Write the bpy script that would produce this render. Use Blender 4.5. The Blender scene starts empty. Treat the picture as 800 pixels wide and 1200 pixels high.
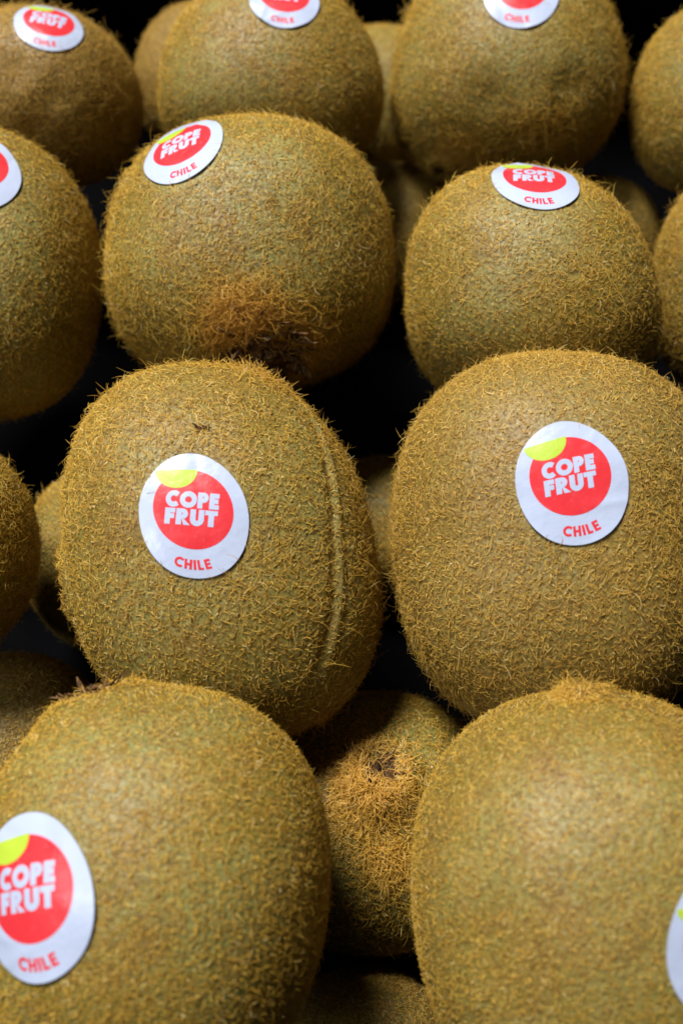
import bpy, math
import numpy as np
from mathutils import Matrix, Vector

# ---------------------------------------------------------------- scene, camera, light
scene = bpy.context.scene
COL = scene.collection
PITCH = math.radians(52)
CM = 0.01

cam_d = bpy.data.cameras.new('camera')
cam = bpy.data.objects.new('camera', cam_d)
COL.objects.link(cam)
cam.location = (0, -math.cos(PITCH) * .21, math.sin(PITCH) * .21)
cam.rotation_euler = (math.pi / 2 - PITCH, 0, 0)
cam_d.sensor_fit = 'HORIZONTAL'
cam_d.sensor_width = 36
cam_d.lens = 36 * 1290 / 800
cam_d.clip_start = .01
cam_d.clip_end = 50
cam_d.dof.use_dof = True
cam_d.dof.focus_distance = .192
cam_d.dof.aperture_fstop = 24
scene.camera = cam

world = bpy.data.worlds.new('World')
scene.world = world
world.use_nodes = True
bg = world.node_tree.nodes['Background']
bg.inputs['Color'].default_value = (.95, .97, 1, 1)
bg.inputs['Strength'].default_value = .008


def area(name, loc, target, sx, sy, watts, col):
    d = bpy.data.lights.new(name, 'AREA')
    d.shape = 'RECTANGLE'
    d.size, d.size_y = sx, sy
    d.energy = watts
    d.color = col
    o = bpy.data.objects.new(name, d)
    COL.objects.link(o)
    o.location = loc
    o.rotation_euler = (Vector(target) - Vector(loc)).to_track_quat('-Z', 'Y').to_euler()
    return o


# shop ceiling lamps, well above the fruit
area('ceiling_lamp', (-.44, .27, 1.40), (0, .02, 0), .46, .34, 42, (1, .975, .95))
area('ceiling_lamp', (-.95, -.75, 1.15), (0, 0, 0), .45, .40, 5.5, (.88, .94, 1))

vs = scene.view_settings
vs.view_transform = 'Standard'
vs.look = 'None'
vs.gamma = 1
vs.exposure = 0
scene.cycles.use_denoising = True
scene.cycles.max_bounces = 5
scene.cycles.diffuse_bounces = 2
scene.cycles_curves.shape = 'RIBBONS'
scene.cycles_curves.subdivisions = 2


# ---------------------------------------------------------------- materials
def new_mat(name):
    m = bpy.data.materials.new(name)
    m.use_nodes = True
    nt = m.node_tree
    return m, nt, nt.nodes['Principled BSDF']


def node(nt, kind, **kw):
    n = nt.nodes.new(kind)
    for k, v in kw.items():
        if k in n.inputs:
            n.inputs[k].default_value = v
        else:
            setattr(n, k, v)
    return n


def mixc(nt, fac, a, b, blend='MIX'):
    n = nt.nodes.new('ShaderNodeMix')
    n.data_type = 'RGBA'
    n.blend_type = blend
    for sock, v in ((n.inputs[0], fac), (n.inputs[6], a), (n.inputs[7], b)):
        if isinstance(v, bpy.types.NodeSocket):
            nt.links.new(v, sock)
        elif isinstance(v, (int, float)):
            sock.default_value = v
        else:
            sock.default_value = (*v, 1)
    return n.outputs[2]


def ramp(nt, src, lo, hi, a=0., b=1.):
    n = nt.nodes.new('ShaderNodeMapRange')
    n.clamp = True
    n.inputs[1].default_value = lo
    n.inputs[2].default_value = hi
    n.inputs[3].default_value = a
    n.inputs[4].default_value = b
    nt.links.new(src, n.inputs[0])
    return n.outputs[0]


def noise(nt, vec, scale, detail=3, rough=.55):
    n = node(nt, 'ShaderNodeTexNoise')
    n.inputs['Scale'].default_value = scale
    n.inputs['Detail'].default_value = detail
    n.inputs['Roughness'].default_value = rough
    nt.links.new(vec, n.inputs['Vector'])
    return n.outputs['Fac']


def obj_attr(nt, name):
    n = node(nt, 'ShaderNodeAttribute', attribute_type='OBJECT', attribute_name=name)
    return n.outputs['Fac']


def skin_material():
    m, nt, b = new_mat('kiwi_skin')
    tc = node(nt, 'ShaderNodeTexCoord')
    off = node(nt, 'ShaderNodeVectorMath', operation='ADD')
    nt.links.new(tc.outputs['Object'], off.inputs[0])
    nt.links.new(obj_attr(nt, 'seed'), off.inputs[1])
    v = off.outputs[0]
    big = noise(nt, v, 55, 3)
    mid = noise(nt, v, 230, 3)
    fine = noise(nt, v, 1500, 3, .65)
    vor = node(nt, 'ShaderNodeTexVoronoi', Scale=950.)
    nt.links.new(v, vor.inputs['Vector'])
    olive = (.19, .152, .018)
    green = (.215, .212, .055)
    brown = (.225, .135, .028)
    c = mixc(nt, ramp(nt, big, .42, .60), olive, green)
    c = mixc(nt, ramp(nt, noise(nt, v, 90, 4, .6), .52, .68, 0, .7), c, (.17, .095, .018))
    c = mixc(nt, ramp(nt, obj_attr(nt, 'brown'), 0, 1), c, brown)
    c = mixc(nt, ramp(nt, mid, .45, .75, 0, .55), c, (.32, .20, .05))
    c = mixc(nt, ramp(nt, fine, .50, .64, 0, .85), c, (.14, .068, .012))
    c = mixc(nt, ramp(nt, fine, .45, .30, 0, .6), c, (.42, .33, .13))
    seam = node(nt, 'ShaderNodeAttribute', attribute_type='GEOMETRY', attribute_name='seam')
    c = mixc(nt, seam.outputs['Fac'], c, (.36, .30, .15))
    nt.links.new(c, b.inputs['Base Color'])
    r = ramp(nt, fine, .3, .7, .42, .62)
    nt.links.new(r, b.inputs['Roughness'])
    b.inputs['Specular IOR Level'].default_value = .45
    bm = node(nt, 'ShaderNodeBump', Strength=.55, Distance=.0003)
    h = node(nt, 'ShaderNodeMath', operation='ADD')
    nt.links.new(fine, h.inputs[0])
    nt.links.new(ramp(nt, vor.outputs['Distance'], 0, .6, .5, 0), h.inputs[1])
    nt.links.new(h.outputs[0], bm.inputs['Height'])
    nt.links.new(bm.outputs[0], b.inputs['Normal'])
    return m


def fuzz_material():
    m, nt, b = new_mat('kiwi_fuzz')
    rnd = node(nt, 'ShaderNodeHairInfo')
    hue = node(nt, 'ShaderNodeAttribute', attribute_type='GEOMETRY', attribute_name='hue')
    c = mixc(nt, ramp(nt, rnd.outputs['Random'], 0, 1), (.36, .175, .013), (.83, .54, .090))
    c = mixc(nt, ramp(nt, rnd.outputs['Random'], .93, 1.0, 0, .8), c, (.88, .74, .40))
    c = mixc(nt, ramp(nt, obj_attr(nt, 'brown'), 0, 1, 0, .45), c, (.46, .27, .085))
    c = mixc(nt, hue.outputs['Fac'], c, (.74, .37, .065))
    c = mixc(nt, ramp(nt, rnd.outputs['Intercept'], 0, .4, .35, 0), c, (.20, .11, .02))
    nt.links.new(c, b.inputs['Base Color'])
    b.inputs['Roughness'].default_value = .42
    geo = node(nt, 'ShaderNodeNewGeometry')
    grow = node(nt, 'ShaderNodeAttribute', attribute_type='GEOMETRY', attribute_name='grow')
    sc = node(nt, 'ShaderNodeVectorMath', operation='SCALE')
    sc.inputs['Scale'].default_value = 1.5
    nt.links.new(grow.outputs['Vector'], sc.inputs[0])
    ad = node(nt, 'ShaderNodeVectorMath', operation='ADD')
    nt.links.new(sc.outputs[0], ad.inputs[0])
    nt.links.new(geo.outputs['Normal'], ad.inputs[1])
    nm = node(nt, 'ShaderNodeVectorMath', operation='NORMALIZE')
    nt.links.new(ad.outputs[0], nm.inputs[0])
    nt.links.new(nm.outputs[0], b.inputs['Normal'])
    b.inputs['Specular IOR Level'].default_value = .20
    tr = node(nt, 'ShaderNodeBsdfTranslucent')
    nt.links.new(c, tr.inputs['Color'])
    mx = node(nt, 'ShaderNodeMixShader')
    mx.inputs[0].default_value = .10
    nt.links.new(b.outputs[0], mx.inputs[1])
    nt.links.new(tr.outputs[0], mx.inputs[2])
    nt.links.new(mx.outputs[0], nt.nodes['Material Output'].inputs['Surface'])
    return m


def scab_material():
    m, nt, b = new_mat('dry_scab')
    tc = node(nt, 'ShaderNodeTexCoord')
    n1 = noise(nt, tc.outputs['Object'], 420, 4)
    n2 = noise(nt, tc.outputs['Object'], 1600, 3)
    c = mixc(nt, ramp(nt, n1, .38, .66), (.014, .007, .003), (.17, .085, .028))
    c = mixc(nt, ramp(nt, n2, .52, .72, 0, .7), c, (.30, .18, .075))
    nt.links.new(c, b.inputs['Base Color'])
    b.inputs['Specular IOR Level'].default_value = .15
    b.inputs['Roughness'].default_value = .8
    bm = node(nt, 'ShaderNodeBump', Strength=.8, Distance=.0004)
    nt.links.new(n2, bm.inputs['Height'])
    nt.links.new(bm.outputs[0], b.inputs['Normal'])
    return m


def sticker_material(name, col, rough=.29, scuff=None):
    m, nt, b = new_mat(name)
    tc = node(nt, 'ShaderNodeTexCoord')
    n1 = noise(nt, tc.outputs['Object'], 260, 3)
    n2 = noise(nt, tc.outputs['Object'], 900, 3)
    if scuff:
        c = mixc(nt, ramp(nt, n2, .60, .78, 0, .35), col, scuff)
        nt.links.new(c, b.inputs['Base Color'])
    else:
        b.inputs['Base Color'].default_value = (*col, 1)
    nt.links.new(ramp(nt, n1, .3, .7, rough - .08, rough + .14), b.inputs['Roughness'])
    b.inputs['Specular IOR Level'].default_value = .5
    bm = node(nt, 'ShaderNodeBump', Strength=.30, Distance=.0006)
    nt.links.new(n1, bm.inputs['Height'])
    nt.links.new(bm.outputs[0], b.inputs['Normal'])
    return m


def plastic_material():
    m, nt, b = new_mat('black_crate_plastic')
    tc = node(nt, 'ShaderNodeTexCoord')
    n1 = noise(nt, tc.outputs['Object'], 60, 4)
    c = mixc(nt, ramp(nt, n1, .4, .7), (.0008, .0008, .001), (.0018, .0019, .0025))
    nt.links.new(c, b.inputs['Base Color'])
    nt.links.new(ramp(nt, n1, .3, .7, .7, .9), b.inputs['Roughness'])
    b.inputs['Specular IOR Level'].default_value = .02
    return m


SKIN, FUZZ, SCAB, PLASTIC = skin_material(), fuzz_material(), scab_material(), plastic_material()
WHITE = sticker_material('sticker_paper', (.455, .52, .69))
RED = sticker_material('sticker_red_ink', (.70, .036, .046), .30, (.75, .19, .18))
LIME = sticker_material('sticker_lime_ink', (.43, .58, .045), .34)


# ---------------------------------------------------------------- helpers
def link(name, data, parent=None, loc=(0, 0, 0)):
    o = bpy.data.objects.new(name, data)
    COL.objects.link(o)
    o.parent = parent
    o.location = loc
    return o


def mesh_obj(name, verts, faces, mat, parent=None, loc=(0, 0, 0), smooth=True):
    me = bpy.data.meshes.new(name)
    me.from_pydata([tuple(v) for v in verts], [], [tuple(f) for f in faces])
    me.materials.append(mat)
    if smooth:
        me.polygons.foreach_set('use_smooth', np.ones(len(me.polygons), bool))
    me.update()
    return link(name, me, parent, loc)


def unit(v):
    v = np.asarray(v, float)
    return v / np.linalg.norm(v, axis=-1, keepdims=True)


def box(x0, x1, y0, y1, z0, z1):
    v = [(x, y, z) for x in (x0, x1) for y in (y0, y1) for z in (z0, z1)]
    f = [(0, 1, 3, 2), (4, 6, 7, 5), (0, 4, 5, 1), (2, 3, 7, 6), (0, 2, 6, 4), (1, 5, 7, 3)]
    return v, f


# ---------------------------------------------------------------- the crate (sloped towards the shopper)
TILT = math.radians(6.8)


def build_crate():
    root = link('produce_crate', None, None, (0, .055, -.0615))
    root.rotation_euler = (TILT, 0, 0)
    root['label'] = 'black plastic crate with ribbed back wall holding the kiwis'
    root['category'] = 'crate'
    x0, x1, y0, y1 = -.135, .135, -.185, .153

    def part(name, b):
        v, f = box(*b)
        o = mesh_obj(name, v, f, PLASTIC, root, smooth=False)
        md = o.modifiers.new('bevel', 'BEVEL')
        md.width = .0012
        md.segments = 2
        return o
    part('crate_floor', (x0, x1, y0, y1, -.004, 0))
    part('side_wall', (x0 - .004, x0 - .0002, y0, y1, -.004, .075))
    part('side_wall', (x1 + .0002, x1 + .004, y0, y1, -.004, .075))
    part('back_wall', (x0, x1, y1 + .0002, y1 + .004, -.004, .088))
    part('front_wall', (x0, x1, y0 - .004, y0 - .0002, -.004, .040))
    part('top_rail', (x0 - .004, x1 + .004, y1 - .006, y1 + .006, .0882, .096))
    for i in range(15):
        x = x0 + .010 + i * (x1 - x0 - .02) / 14
        part('rib', (x - .0028, x + .0028, y1 - .006, y1, .0004, .088))


build_crate()

# ---------------------------------------------------------------- kiwi shape
# frame of every fruit: image right, along the sloping pile, towards the shopper
FR = np.array([[1, 0, 0], [0, math.sin(PITCH), math.cos(PITCH)], [0, -math.cos(PITCH), math.sin(PITCH)]]).T


class Shape:
    """a lumpy super-ellipsoid in metres, in the fruit's own frame"""

    def __init__(s, half, e=2.25, taper=0., shear=0., seed=0, lump=.012, dimples=(), seam=None, calyxes=()):
        s.a = (np.array(half) - .10) * CM
        s.e, s.taper, s.shear = e, taper, shear
        r = np.random.default_rng(seed)
        s.k = r.normal(size=(9, 3)) * 2.0
        s.ph = r.uniform(0, 6.28, 9)
        s.amp = r.uniform(.4, 1, 9) * lump / 2.4
        s.k2 = r.normal(size=(10, 3)) * 7
        s.ph2 = r.uniform(0, 6.28, 10)
        s.dimples = [(unit(d), w, h) for d, w, h in dimples]
        s.seam = seam
        s.calyxes = [(unit(d), w) for d, w in calyxes]

    def seam_d(s, d):
        n, lo, hi, bend = s.seam
        x = d @ unit(n)
        x = x - bend * np.maximum(d[..., 1], 0) ** 2
        m = np.clip((d[..., 1] - lo) / .2, 0, 1) * np.clip((hi - d[..., 1]) / .2, 0, 1) * (d[..., 0] > 0) * (d[..., 2] > 0)
        return x, m

    def pts(s, d):
        d = unit(d)
        r = (np.abs(d / s.a) ** s.e).sum(-1) ** (-1 / s.e)
        l = 1 + (np.sin(d @ s.k.T + s.ph) * s.amp).sum(-1)
        l += .0011 * np.sin(d @ s.k2.T + s.ph2).sum(-1) / 2
        dr = np.zeros_like(r)
        for c, w, h in s.dimples:
            ang = np.arccos(np.clip(d @ c, -1, 1))
            dr += h * np.exp(-(ang / w) ** 2)
        for c, w in s.calyxes:
            ang = np.arccos(np.clip(d @ c, -1, 1))
            dr += .0011 * np.exp(-((ang - w * .95) / (w * .45)) ** 2) - .0012 * np.exp(-(ang / (w * .5)) ** 2)
        if s.seam:
            x, m = s.seam_d(d)
            dr += m * (0.00024 * np.exp(-(x / .036) ** 2) - .00055 * np.exp(-((x + .060) / .030) ** 2)
                       - .0003 * np.exp(-((x - .040) / .022) ** 2))
        p = d * (r * l + dr)[..., None]
        y = p[..., 1]
        x = p[..., 0] * (1 + s.taper * y / s.a[1]) + s.shear * y
        z = p[..., 2] * (1 + s.taper * .6 * y / s.a[1])
        return np.stack([x, y, z], -1)

    def frame(s, d):
        d = unit(d)
        ref = np.where(np.abs(d[..., :1]) < .8, np.array([1., 0, 0]), np.array([0, 1., 0]))
        t = unit(np.cross(d, ref))
        b = np.cross(d, t)
        h = .004
        p = s.pts(d)
        n = unit(np.cross(s.pts(d + h * t) - s.pts(d - h * t), s.pts(d + h * b) - s.pts(d - h * b)))
        n *= np.sign((n * d).sum(-1, keepdims=True))
        return p, n


def cube_sphere(n):
    t = np.tan(np.linspace(-math.pi / 4, math.pi / 4, n + 1))
    vid, verts, faces = {}, [], []
    for ax in range(3):
        for sg in (-1, 1):
            idx = np.zeros((n + 1, n + 1), int)
            for i in range(n + 1):
                for j in range(n + 1):
                    p = [0., 0., 0.]
                    p[ax] = sg
                    p[(ax + 1) % 3] = t[i] * sg
                    p[(ax + 2) % 3] = t[j]
                    key = (round(p[0] * 1e5), round(p[1] * 1e5), round(p[2] * 1e5))
                    if key not in vid:
                        vid[key] = len(verts)
                        verts.append(p)
                    idx[i, j] = vid[key]
            for i in range(n):
                for j in range(n):
                    faces.append((idx[i, j], idx[i + 1, j], idx[i + 1, j + 1], idx[i, j + 1]))
    return unit(np.array(verts)), faces


SPHERES = {n: cube_sphere(n) for n in (36, 56, 96)}


# ---------------------------------------------------------------- fuzz
def field(d, seed, nk=5, freq=2.5):
    r = np.random.default_rng(seed)
    k = r.normal(size=(nk, 3)) * freq
    return np.sin(d @ k.T + r.uniform(0, 6.28, nk)).sum(-1) / math.sqrt(nk / 2)


def build_fuzz(root, sh, kiwi, stickers, seed, n_long, n_short, length, curl, thick=1.):
    r = np.random.default_rng(seed + 77)

    def sample(n):
        d = unit(r.normal(size=(n, 3)))
        return d[d[:, 2] > -.42]

    sets = []
    d = sample(n_long)
    keep = r.uniform(size=len(d)) < np.clip(.68 + .36 * field(d, seed + 1, 6, 3) + .18 * field(d, seed + 3, 6, 11), .18, 1)
    d = d[keep]
    m = len(d)
    L = length * np.minimum(r.lognormal(-.04, .46, m), 2.2) * (1 + .12 * field(d, seed + 2))
    sets.append((d, L, r.normal(34, 15, m), np.zeros(m), r.uniform(.000024, .000050, m) * thick, 1.))
    d = sample(n_short)
    m = len(d)
    sets.append((d, .00075 * r.lognormal(0, .3, m), r.normal(42, 18, m), np.zeros(m), r.uniform(.00004, .00008, m) * thick, .6))
    for c, w, ntuft, tl, hue in kiwi.get('tufts', ()):
        c = unit(c)
        m = ntuft
        dd = c + r.normal(size=(m, 3)) * w * .62
        d = unit(dd)
        ang = np.arccos(np.clip(d @ c, -1, 1))
        fall = np.exp(-(ang / w) ** 2)
        sets.append((d, tl * np.minimum(r.lognormal(0, .3, m), 1.6) * (.55 + .6 * fall), r.normal(46, 18, m),
                     hue * np.clip(.25 + fall, 0, 1), r.uniform(.00004, .00007, m) * thick, 1.3))
    NP = 6
    allP, allR, allH, allN = [], [], [], []
    for d, L, lift, hue, rad, cf in sets:
        ok = np.ones(len(d), bool)
        for st in stickers:
            ok &= ~st.covers(d)
        if sh.seam:
            x, msk = sh.seam_d(d)
            ok &= ~((np.abs(x) < .026) & (msk > .3) & (r.uniform(size=len(d)) < .12))
        for c, w in sh.calyxes:
            ang = np.arccos(np.clip(d @ c, -1, 1))
            ok &= ~((ang < w * .66) & (r.uniform(size=len(d)) < .95))
        d, L, lift, hue, rad = d[ok], L[ok], lift[ok], hue[ok], rad[ok]
        m = len(d)
        p, n = sh.frame(d)
        ref = unit(np.stack([field(d, seed + 5), field(d, seed + 6), field(d, seed + 7)], 1) + 1e-4)
        t = unit(np.cross(n, ref))
        b = np.cross(n, t)
        az = r.normal(0, 1.7, m)
        bend = r.normal(0, curl * cf, m)
        el = np.radians(np.clip(lift, 6, 80))
        drop = np.radians(r.normal(48, 26, m)) * cf
        P = np.zeros((m, NP, 3))
        cur = p - n * .0001
        P[:, 0] = cur
        hgt = np.full(m, -.0001)
        for k in range(1, NP):
            s = (k - .5) / (NP - 1)
            e = el - drop * s
            a = az + bend * s
            step = L / (NP - 1)
            up = np.sin(e) * step
            up = np.where(hgt + up < .00009, .00009 - hgt, up)
            hgt = hgt + up
            cur = cur + n * up[:, None] + (t * np.cos(a)[:, None] + b * np.sin(a)[:, None]) * (np.cos(e) * step)[:, None]
            P[:, k] = cur
        prof = np.array([1, 1, .95, .85, .65, .25])
        allP.append(P.reshape(-1, 3))
        allR.append((rad[:, None] * prof).reshape(-1))
        allH.append(np.clip(hue, 0, 1))
        allN.append(n)
    P = np.concatenate(allP) @ FR.T
    R = np.concatenate(allR)
    H = np.concatenate(allH)
    hc = bpy.data.hair_curves.new('fuzz')
    hc.add_curves([NP] * len(H))
    hc.attributes['position'].data.foreach_set('vector', P.astype(np.float32).ravel())
    at = hc.attributes.get('radius') or hc.attributes.new('radius', 'FLOAT', 'POINT')
    at.data.foreach_set('value', R.astype(np.float32))
    at = hc.attributes.new('hue', 'FLOAT', 'CURVE')
    at.data.foreach_set('value', H.astype(np.float32))
    at = hc.attributes.new('grow', 'FLOAT_VECTOR', 'CURVE')
    at.data.foreach_set('vector', (np.concatenate(allN) @ FR.T).astype(np.float32).ravel())
    hc.materials.append(FUZZ)
    o = link('fuzz', hc, root)
    o['kind'] = 'stuff'
    o['brown'] = min(1., kiwi.get('brown', 0.))
    return o


# ---------------------------------------------------------------- stickers
SW, SH_ = .0090, .0103      # half width and half height of the paper


class Sticker:
    def __init__(s, sh, d, rot, seed, scale=1.):
        s.sh = sh
        d = unit(d)
        p, n = sh.frame(d[None])
        s.p, s.n = p[0], n[0]
        up = np.array([0, 1., 0])
        up = unit(up - s.n * (up @ s.n))
        rt = np.cross(up, s.n)
        c, q = math.cos(math.radians(rot)), math.sin(math.radians(rot))
        s.tu, s.tv = rt * c + up * q, -rt * q + up * c
        s.sc = scale
        r = np.random.default_rng(seed)
        s.cr = [(r.uniform(0, 6.28), r.uniform(-.8, .8), r.uniform(.06, .11), r.uniform(-.00012, .00018)) for _ in range(5)]
        s.rip = (r.uniform(0, 6.28), r.integers(4, 7), r.uniform(.00005, .00016))

    def edge(s, th):
        """paper outline: an oval a little fuller at the foot, in half-width units"""
        x = np.cos(th)
        y = np.sin(th) * (SH_ / SW)
        x = x * (1 - .05 * np.sin(th)) * (1 + .012 * np.sin(3 * th + s.rip[0]))
        return x, y

    def covers(s, d):
        # tangent-plane coordinates of each direction
        den = d @ s.n
        q = d * ((s.p @ s.n) / np.where(den > .05, den, 1))[:, None]
        w = q - s.p
        u = w @ s.tu / (SW * s.sc)
        v = w @ s.tv / (SW * s.sc)
        ex = u / (1 - .05 * v)
        return (den > .05) & (ex ** 2 + (v * SW / SH_) ** 2 < 1.15)

    def at(s, uv, off):
        uv = np.asarray(uv, float)
        q = s.p + (uv[:, :1] * s.tu + uv[:, 1:] * s.tv) * SW * s.sc
        p, n = s.sh.frame(unit(q))
        h = np.zeros(len(uv))
        for a, c, w, amp in s.cr:
            x = uv[:, 0] * math.cos(a) + uv[:, 1] * math.sin(a) - c
            y = -uv[:, 0] * math.sin(a) + uv[:, 1] * math.cos(a)
            h += amp * np.exp(-(x / w) ** 2) * np.clip((y + .2), 0, 1)
        rr = np.hypot(uv[:, 0], uv[:, 1] * SW / SH_)
        th = np.arctan2(uv[:, 1], uv[:, 0])
        h += s.rip[2] * (rr ** 4) * (1 + np.sin(s.rip[1] * th + s.rip[0]))
        return (p + n * (off + h)[:, None]) @ FR.T


def arc(cx, cy, rx, ry, a0, a1, n):
    a = np.radians(np.linspace(a0, a1, n))
    return [(cx + rx * math.cos(t), cy + ry * math.sin(t)) for t in a]


def strip(outer, inner):
    v = list(outer) + list(inner)
    n = len(outer)
    return v, [(i, i + 1, n + i + 1, n + i) for i in range(n - 1)]


def quad(x0, x1, y0, y1):
    return [(x0, y0), (x1, y0), (x1, y1), (x0, y1)], [(0, 1, 2, 3)]


def glyph(ch, w=.26):
    """heavy geometric capitals, cap height 1, w = stroke; a list of butted strips and the advance"""
    b = w * .92
    if ch == 'C':
        return [strip(arc(.52, .5, .52, .52, 48, 312, 22), arc(.52, .5, .52 - w, .52 - w, 40, 320, 22))], .87
    if ch == 'O':
        return [strip(arc(.54, .5, .54, .52, 0, 360, 33), arc(.54, .5, .54 - w, .52 - w, 0, 360, 33))], 1.08
    if ch in 'PR':
        m, rh = (.36, .32)
        top = 1 - rh
        o = [(w, 1)] + arc(m, top, rh, rh, 90, -90, 13) + [(w, 1 - 2 * rh)]
        i = [(w, 1 - b * .85)] + arc(m, top, rh - w * .95, rh - b * .85, 90, -90, 13) + [(w, 1 - 2 * rh + b * .85)]
        g = [quad(0, w, 0, 1), strip(o, i)]
        if ch == 'R':
            g.append(([(w + .02, 1 - 2 * rh - .002), (.46, 0), (.46 + w * 1.2, 0), (.46, 1 - 2 * rh - .002)], [(0, 1, 2, 3)]))
        return g, .70 if ch == 'P' else .76
    if ch in 'EF':
        g = [quad(0, w, 0, 1), quad(w, .60, 1 - b, 1), quad(w, .56, .5 - b / 2 + .01, .5 + b / 2 + .01)]
        if ch == 'E':
            g.append(quad(w, .61, 0, b))
        return g, .62
    if ch == 'U':
        R = .40
        o = [(0, 1)] + arc(R, .40, R, .42, 180, 360, 17) + [(2 * R, 1)]
        i = [(w, 1)] + arc(R, .40, R - w, .42 - w, 180, 360, 17) + [(2 * R - w, 1)]
        return [strip(o, i)], .80
    if ch == 'T':
        return [quad(0, .72, 1 - b, 1), quad(.36 - w / 2, .36 + w / 2, 0, 1 - b)], .72
    if ch == 'H':
        return [quad(0, w, 0, 1), quad(.74 - w, .74, 0, 1), quad(w, .74 - w, .5 - b / 2, .5 + b / 2)], .74
    if ch == 'I':
        return [quad(0, w, 0, 1)], w
    if ch == 'L':
        return [quad(0, w, 0, 1), quad(w, .56, 0, b)], .57


def word_line(text, x0, width, base, cap, slant=.10, gap=.045, w=.29):
    """letters on a straight line -> (uv, faces)"""
    adv = [glyph(c, w)[1] for c in text]
    k = width / (sum(adv) + gap * (len(text) - 1))
    V, F, x = [], [], 0.
    for c, a in zip(text, adv):
        for v, f in glyph(c, w)[0]:
            o = len(V)
            V += [(x0 + (x + px) * k + slant * py * cap, base + py * cap) for px, py in v]
            F += [tuple(o + i for i in q) for q in f]
        x += a + gap
    return V, F


def word_arc(text, radius, cap, centre_deg, gap=.20, w=.25):
    """letters set along the foot of the sticker, tops towards its middle"""
    adv = [glyph(c, w)[1] for c in text]
    tot = (sum(adv) + gap * (len(text) - 1)) * cap
    V, F, x = [], [], -tot / 2
    for c, a in zip(text, adv):
        mid = x + a * cap / 2
        th = math.radians(centre_deg) + mid / radius
        er, et = (math.cos(th), math.sin(th)), (-math.sin(th), math.cos(th))
        for v, f in glyph(c, w)[0]:
            o = len(V)
            for px, py in v:
                lx, ly = (px - a / 2) * cap, radius - py * cap
                V.append((er[0] * ly + et[0] * lx, er[1] * ly + et[1] * lx))
            F += [tuple(o + i for i in q) for q in f]
        x += (a + gap) * cap
    return V, F


def disc_uv(fx, nr=9, na=72):
    V, F = [fx(0., 0.)], []
    for i in range(1, nr + 1):
        V += [fx(i / nr, 2 * math.pi * j / na) for j in range(na)]
    for j in range(na):
        F.append((0, 1 + j, 1 + (j + 1) % na))
    for i in range(1, nr):
        a, b = 1 + (i - 1) * na, 1 + i * na
        for j in range(na):
            k = (j + 1) % na
            F.append((a + j, b + j, b + k, a + k))
    return V, F


def build_sticker(root, st):
    base, lay = .00034, .000016
    V, F = disc_uv(lambda r, t: (lambda e: (e[0] * r, e[1] * r))(st.edge(t)), 48, 192)
    top = st.at(V, base)
    NA = 192
    low = st.at(V[-NA:], base - .00022)
    n = len(V)
    verts = np.concatenate([top, low])
    F = F + [(n - NA + j, n + j, n + (j + 1) % NA, n - NA + (j + 1) % NA) for j in range(NA)]
    paper = mesh_obj('sticker', verts, F, WHITE, root)
    paper['label'] = 'white oval sticker with a red disc reading COPE FRUT and CHILE'
    md = paper.modifiers.new('edge', 'EDGE_SPLIT')
    md.split_angle = math.radians(50)

    def sub(name, VF, layer, mat, fine=False):
        if fine:        # letters: split every quad so the ink follows the creases of the paper
            V, F = [], []
            for q in VF[1]:
                a, b, c, d = (np.array(VF[0][i]) for i in q)
                o, m = len(V), 4
                for i in range(m + 1):
                    for j in range(m + 1):
                        x, y = i / m, j / m
                        V.append(tuple(a * (1 - x) * (1 - y) + b * x * (1 - y) + c * x * y + d * (1 - x) * y))
                for i in range(m):
                    for j in range(m):
                        p = o + i * (m + 1) + j
                        F.append((p, p + m + 1, p + m + 2, p + 1))
            VF = (V, F)
        o = mesh_obj(name, st.at(VF[0], base + lay * layer), VF[1], mat, paper)
        return o
    sub('printed_disc', disc_uv(lambda r, t: (.72 * r * math.cos(t), .10 + .71 * r * math.sin(t)), 28, 96), 2, RED)
    # lime leaf: a half disc, flat edge up, leaning a little
    lean = math.radians(4)
    lx, ly, rx, ry = -.31, .80, .39, .345

    def leaf_mesh(g):
        na, nr = 24, 8
        V, F = [], []
        for i in range(nr + 1):
            for j in range(na + 1):
                a = math.pi + math.pi * j / na
                x = (rx + g) * math.cos(a)
                y = (ry + g) * math.sin(a) * i / nr
                V.append((lx + x * math.cos(lean) - y * math.sin(lean), ly + x * math.sin(lean) + y * math.cos(lean)))
        for i in range(nr):
            for j in range(na):
                p = i * (na + 1) + j
                F.append((p, p + na + 1, p + na + 2, p + 1))
        return V, F
    sub('leaf', leaf_mesh(0.), 3, LIME)
    V1, F1 = word_line('COPE', -.49, .95, .120, .285, w=.32)
    V2, F2 = word_line('FRUT', -.51, .93, -.190, .285, w=.32)
    sub('lettering', (V1 + V2, F1 + [tuple(i + len(V1) for i in f) for f in F2]), 4, WHITE, True)
    sub('lettering', word_arc('CHILE', .985, .185, -91), 2, RED, True)
    return paper


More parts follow.
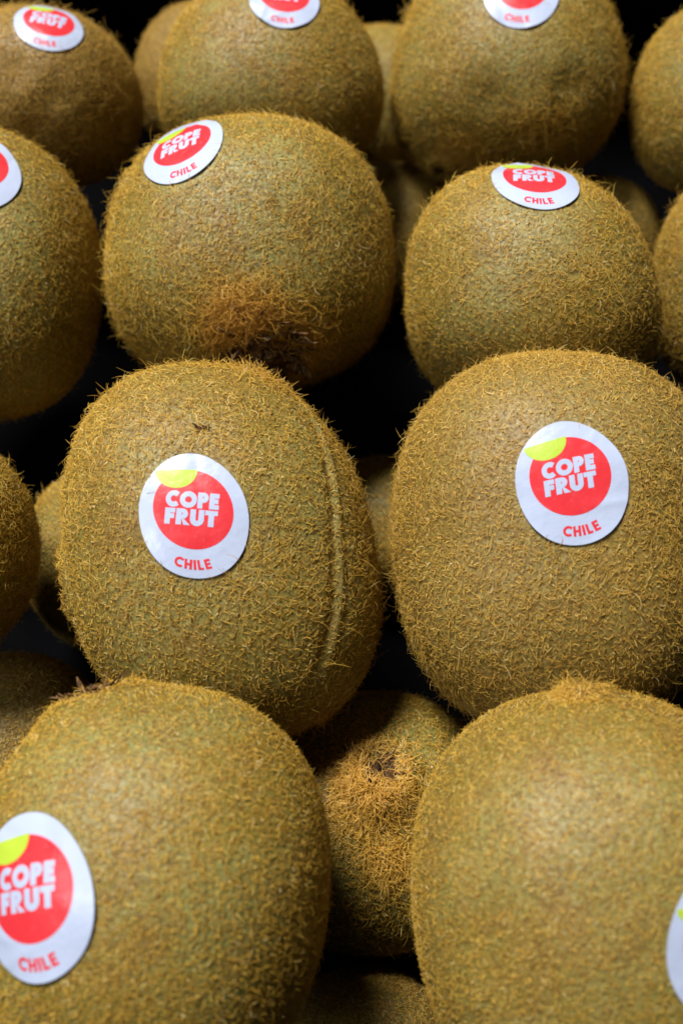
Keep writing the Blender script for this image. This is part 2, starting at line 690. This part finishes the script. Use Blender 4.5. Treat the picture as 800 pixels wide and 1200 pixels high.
# ---------------------------------------------------------------- dry calyx scabs
def build_calyx(root, sh, d, size, seed, flakes):
    """a crusty pad with curled dry flakes round it"""
    r = np.random.default_rng(seed)
    d = unit(d)
    p, n = sh.frame(d[None])
    p, n = p[0], n[0]
    t = unit(np.cross(n, [.3, .9, .2]))
    b = np.cross(n, t)
    V, F = [], []
    na, nr = 22, 6
    V.append(p + n * size * .25)
    ph = r.uniform(0, 6.28, 4)
    for i in range(1, nr + 1):
        for j in range(na):
            a = 2 * math.pi * j / na
            rad = size * .62 * i / nr * (1 + .22 * math.sin(3 * a + ph[0]) + .15 * math.sin(7 * a + ph[1]))
            q = p + t * rad * math.cos(a) + b * rad * math.sin(a)
            sp, sn = sh.frame(unit(q)[None])
            h = size * (.20 * math.cos(i / nr * 1.5) * r.uniform(.2, 1.6)) - (.0004 if i == nr else 0)
            V.append(sp[0] + sn[0] * h)
    for j in range(na):
        F.append((0, 1 + j, 1 + (j + 1) % na))
    for i in range(1, nr):
        a0, b0 = 1 + (i - 1) * na, 1 + i * na
        for j in range(na):
            k = (j + 1) % na
            F.append((a0 + j, b0 + j, b0 + k, a0 + k))
    pad = mesh_obj('calyx', np.array(V) @ FR.T, F, SCAB, root)
    for q in range(flakes):
        a = 2 * math.pi * (q + r.uniform(-.4, .4)) / flakes
        out = t * math.cos(a) + b * math.sin(a)
        side = np.cross(n, out)
        L, wd, th = size * r.uniform(.25, .70), size * r.uniform(.04, .13), .00010
        tilt, curlv = r.uniform(.0, .8), r.uniform(-1.8, 1.2)
        base = p + out * size * r.uniform(.25, .7) + n * size * .05
        base = sh.pts(unit(base)[None])[0] + n * .0003
        V, F = [], []
        cur, ns = base, 6
        tw = r.normal(0, .5)
        for i in range(ns + 1):
            s = i / ns
            e = tilt + curlv * s
            dr = out * math.cos(e) + n * math.sin(e)
            up = -out * math.sin(e) + n * math.cos(e)
            sd = side * math.cos(tw * s) + up * math.sin(tw * s)
            ww = wd * (1 - .75 * s ** 1.6) * r.uniform(.75, 1.2)
            for x, y in ((-1, 1), (1, 1), (1, -1), (-1, -1)):
                V.append(cur + sd * ww * x + up * th * y)
            cur = cur + dr * L / ns
        for i in range(ns):
            for k in range(4):
                o = 4 * i
                F.append((o + k, o + (k + 1) % 4, o + 4 + (k + 1) % 4, o + 4 + k))
        F += [(3, 2, 1, 0), tuple(4 * ns + k for k in range(4))]
        mesh_obj('sepal', np.array(V) @ FR.T, F, SCAB, pad)
    return pad


# ---------------------------------------------------------------- the fruit
def nd(x, y, z=None):
    """direction from offsets given as shares of the half width and half height"""
    if z is None:
        z = math.sqrt(max(0., 1 - x * x - y * y))
    return (x, y, z)


KIWIS = [
    # large front pair
    dict(label='large olive kiwi at the bottom left, its sticker cut by the photo edge',
         c=(-2.86, -7.05, -0.35), h=(2.77, 3.12, 2.80), e=2.2, brown=.05, sticker_scale=1.10, seed=11, n=18000, L=.00125, thick=.85, dimples=[((-.311, .945, -.02), .13, .0012)],
         sticker=((-0.446, 0.251, 0.859), 16), calyx=[((-.311, .947, -.02), .0062, 12)],
         tufts=[((-.29, .945, .0), .14, 700, .0021, .35)]),
    dict(label='large pale tan kiwi at the bottom right with a glossy sheen',
         c=(3.80, -7.16, -0.39), h=(2.71, 3.22, 2.81), e=2.4, brown=.25, seed=12, n=12500, L=.00095, thick=.8, 
         sticker=((0.428, 0.082, 0.9), 12), calyx=[((.0, .998, -.04), .0030, 6)],
         tufts=[((-.05, .998, .01), .12, 1200, .0024, .15)]),
    # middle pair, in focus
    dict(label='squarish kiwi left of centre with a vertical seam and a scab on its left side',
         c=(-2.23, -0.83, -0.04), h=(2.89, 3.55, 3.05), e=2.35, shear=-.11, taper=-.07, brown=.25, seed=13, n=17000, L=.0020, res=96,
         sticker=((-0.002, 0.207, 0.978), -5), calyx=[((-.925, -.20, .27), .0052, 12)], scab=(.115, .62, .776),
         seam=((.66, -.165, -.733), -.70, .90, .26),
         tufts=[((-.925, -.2, .28), .12, 700, .0027, .4), ((.345, .933, .10), .20, 800, .0024, .35)]),
    dict(label='big golden brown kiwi right of centre with an upright round sticker',
         c=(3.89, -0.72, 0.12), h=(3.01, 3.52, 3.10), e=2.45, brown=.6, seed=14, n=18000, L=.0019,
         sticker=((-0.077, 0.314, 0.946), 12)),
    # third row
    dict(label='round kiwi with its sticker at the upper left and a crusty tufted end below',
         c=(-1.97, 6.79, 0.51), h=(3.25, 2.93, 3.51), e=2.4, taper=-.05, brown=.1, seed=15, n=16000, L=.0022, dimples=[((0.108, -0.731, 0.673), .19, .0022)],
         sticker=((-0.367, 0.467, 0.805), 22), calyx=[((0.098, -0.72, 0.687), .0115, 44)],
         tufts=[((0.02, -0.566, 0.824), .19, 5200, .0038, .9), ((0.221, -0.664, 0.714), .26, 2200, .0030, .5)]),
    dict(label='egg shaped kiwi with a sticker on its top, above the big golden brown one',
         c=(3.96, 5.61, 0.53), h=(2.76, 2.66, 3.23), e=2.3, taper=-.10, shear=-.10, brown=.2, seed=16, n=15000, L=.0019,
         sticker=((0.069, 0.573, 0.817), -8)),
    dict(label='kiwi cut by the left edge with half its sticker showing',
         c=(-8.13, 6.52, 0.19), h=(2.74, 3.32, 2.87), e=2.25, brown=.1, seed=17, n=14000, L=.0020,
         sticker=((0.219, 0.592, 0.775), 5)),
    dict(label='unstickered kiwi at the left edge beside the seamed one',
         c=(-7.55, -0.80, -0.07), h=(1.87, 2.15, 2.01), e=2.2, brown=.05, seed=18, n=9500, L=.0021),
    dict(label='unstickered kiwi at the right edge beside the egg shaped one',
         c=(9.24, 6.50, 0.02), h=(2.16, 2.83, 2.47), e=2.2, brown=.3, seed=19, n=10500, L=.0021),
    # back row
    dict(label='blurred back row kiwi, the middle of three with stickers along the top',
         c=(-1.81, 13.04, 1.00), h=(2.89, 2.50, 3.05), e=2.25, taper=-.07, brown=.2, sticker_scale=.94, seed=20, n=13000, L=.0019,
         sticker=((0.174, 0.377, 0.91), -4)),
    dict(label='blurred back row kiwi with long wrinkled hair near its underside',
         c=(4.26, 13.99, 0.95), h=(2.99, 2.99, 3.28), e=2.3, taper=-.14, brown=.2, seed=21, n=14000, L=.0023,
         sticker=((-0.015, 0.204, 0.979), -8), calyx=[((-.416, -.905, .087), .0045, 6)],
         dimples=[(nd(.35, -.45), .16, -.0012), (nd(-.2, -.55), .18, -.0011), (nd(.1, -.66), .12, .0009)],
         tufts=[((-.337, -.856, .391), .22, 1500, .0030, .4), ((.2, -.74, .642), .22, 900, .0030, .2)]),
    dict(label='brown shaggy kiwi at the top left with dimpled skin',
         c=(-7.53, 12.74, 0.82), h=(2.38, 2.15, 2.81), e=2.2, brown=.8, sticker_scale=.92, seed=22, n=14000, L=.0025,
         sticker=((0.249, 0.378, 0.892), -9),
         dimples=[(nd(.0, -.1), .15, -.0010), (nd(.3, -.3), .16, -.0011), (nd(-.3, -.3), .14, -.001), (nd(.1, -.55), .14, -.001)]),
    dict(label='unstickered blurred kiwi in the top right corner',
         c=(9.52, 12.94, 0.72), h=(2.05, 2.46, 2.24), e=2.2, brown=.15, seed=23, n=9500, L=.0017),
    # the layer underneath
    dict(label='kiwi deep between the front pair, its orange tufted end facing out',
         c=(0.64, -4.19, -4.59), h=(2.57, 2.57, 2.57), e=2.2, brown=.0, seed=24, n=10000, L=.0016, dimples=[((-.03, .47, .88), .22, .0018)],
         calyx=[((.03, .56, .83), .0052, 10)],
         tufts=[((-.03, .47, .88), .27, 4200, .0028, .42), ((.077, -.037, .996), .20, 1100, .0024, .3)]),
    dict(label='shaded kiwi low between the left edge one and the seamed one',
         c=(-4.95, 1.75, -3.85), h=(2.28, 2.35, 2.31), brown=.2, seed=25, n=8000, L=.0017),
    dict(label='kiwi showing as a sliver low between the two centre kiwis',
         c=(1.05, 3.30, -4.70), h=(1.70, 1.70, 1.70), brown=.1, seed=26, n=7000, L=.0015),
    dict(label='dark kiwi low at the left edge above the bottom left one',
         c=(-6.75, -2.93, -4.40), h=(1.99, 2.16, 2.07), brown=.6, seed=27, n=7000, L=.0016),
    dict(label='almost black shaded kiwi at the bottom centre of the photo',
         c=(0.50, -8.30, -6.10), h=(1.75, 1.65, 1.65), brown=.5, seed=28, n=6000, L=.0017),
    dict(label='brown blurred kiwi peeking out behind the back row at the left',
         c=(-3.85, 17.46, -1.56), h=(2.38, 2.26, 2.32), brown=.9, seed=29, n=7000, L=.0016),
    dict(label='yellowish blurred kiwi in the gap between the two back row kiwis',
         c=(1.09, 17.19, -2.10), h=(2.20, 2.31, 2.25), brown=.1, seed=30, n=6000, L=.0014),
    dict(label='dark greyish kiwi low under the back row at the right',
         c=(7.00, 12.10, -3.35), h=(2.05, 2.00, 2.05), brown=.5, seed=31, n=6000, L=.0014),
    dict(label='dark kiwi low under the gap between the two back row kiwis',
         c=(1.30, 12.60, -3.30), h=(2.05, 2.05, 2.05), brown=.4, seed=32, n=6000, L=.0014),
]


def build_kiwi(k):
    c = np.array(k['c']) * CM
    base = c - np.array([0, 0, np.mean(k['h']) * CM])
    root = link('kiwi', None, None, tuple(base))
    root['label'] = k['label']
    root['category'] = 'kiwi'
    root['group'] = 'kiwis piled in the crate'
    cal = k.get('calyx', [])
    sh = Shape(k['h'], k.get('e', 2.2), k.get('taper', 0.), k.get('shear', 0.), k['seed'], k.get('lump', .022),
               k.get('dimples', ()), k.get('seam'), [(d, s / (k['h'][0] * CM)) for d, s, _ in cal])
    dirs, faces = SPHERES[k.get('res', 56 if k['n'] > 9000 else 36)]
    skin = mesh_obj('skin', sh.pts(dirs) @ FR.T, faces, SKIN, root)
    skin['seed'] = k['seed'] * .37
    skin['brown'] = min(1., k['brown'])
    if sh.seam:
        x, m = sh.seam_d(dirs)
        at = skin.data.attributes.new('seam', 'FLOAT', 'POINT')
        at.data.foreach_set('value', (m * .05 * np.exp(-(x / .024) ** 2)).astype(np.float32))
    parts = [skin]
    stickers = []
    if 'sticker' in k:
        d, rot = k['sticker']
        st = Sticker(sh, np.array(d), rot, k['seed'] + 300, k.get('sticker_scale', 1.))
        stickers.append(st)
        parts.append(build_sticker(root, st))
    for i, (d, s, nf) in enumerate(cal):
        parts.append(build_calyx(root, sh, d, s, k['seed'] + 500 + i, nf))
    if 'scab' in k:
        o = build_calyx(root, sh, np.array(k['scab']), .0014, k['seed'] + 700, 3)
        o.name = 'scab'
        parts.append(o)
    parts.append(build_fuzz(root, sh, k, stickers, k['seed'], int(k['n'] * 1.85), int(k['n'] * 1.7), k['L'] * .92, 1.8, k.get('thick', 1.)))
    lift = Vector((0, 0, float(np.mean(k['h']) * CM)))
    for o in parts:
        o.location = lift


for k in KIWIS:
    build_kiwi(k)
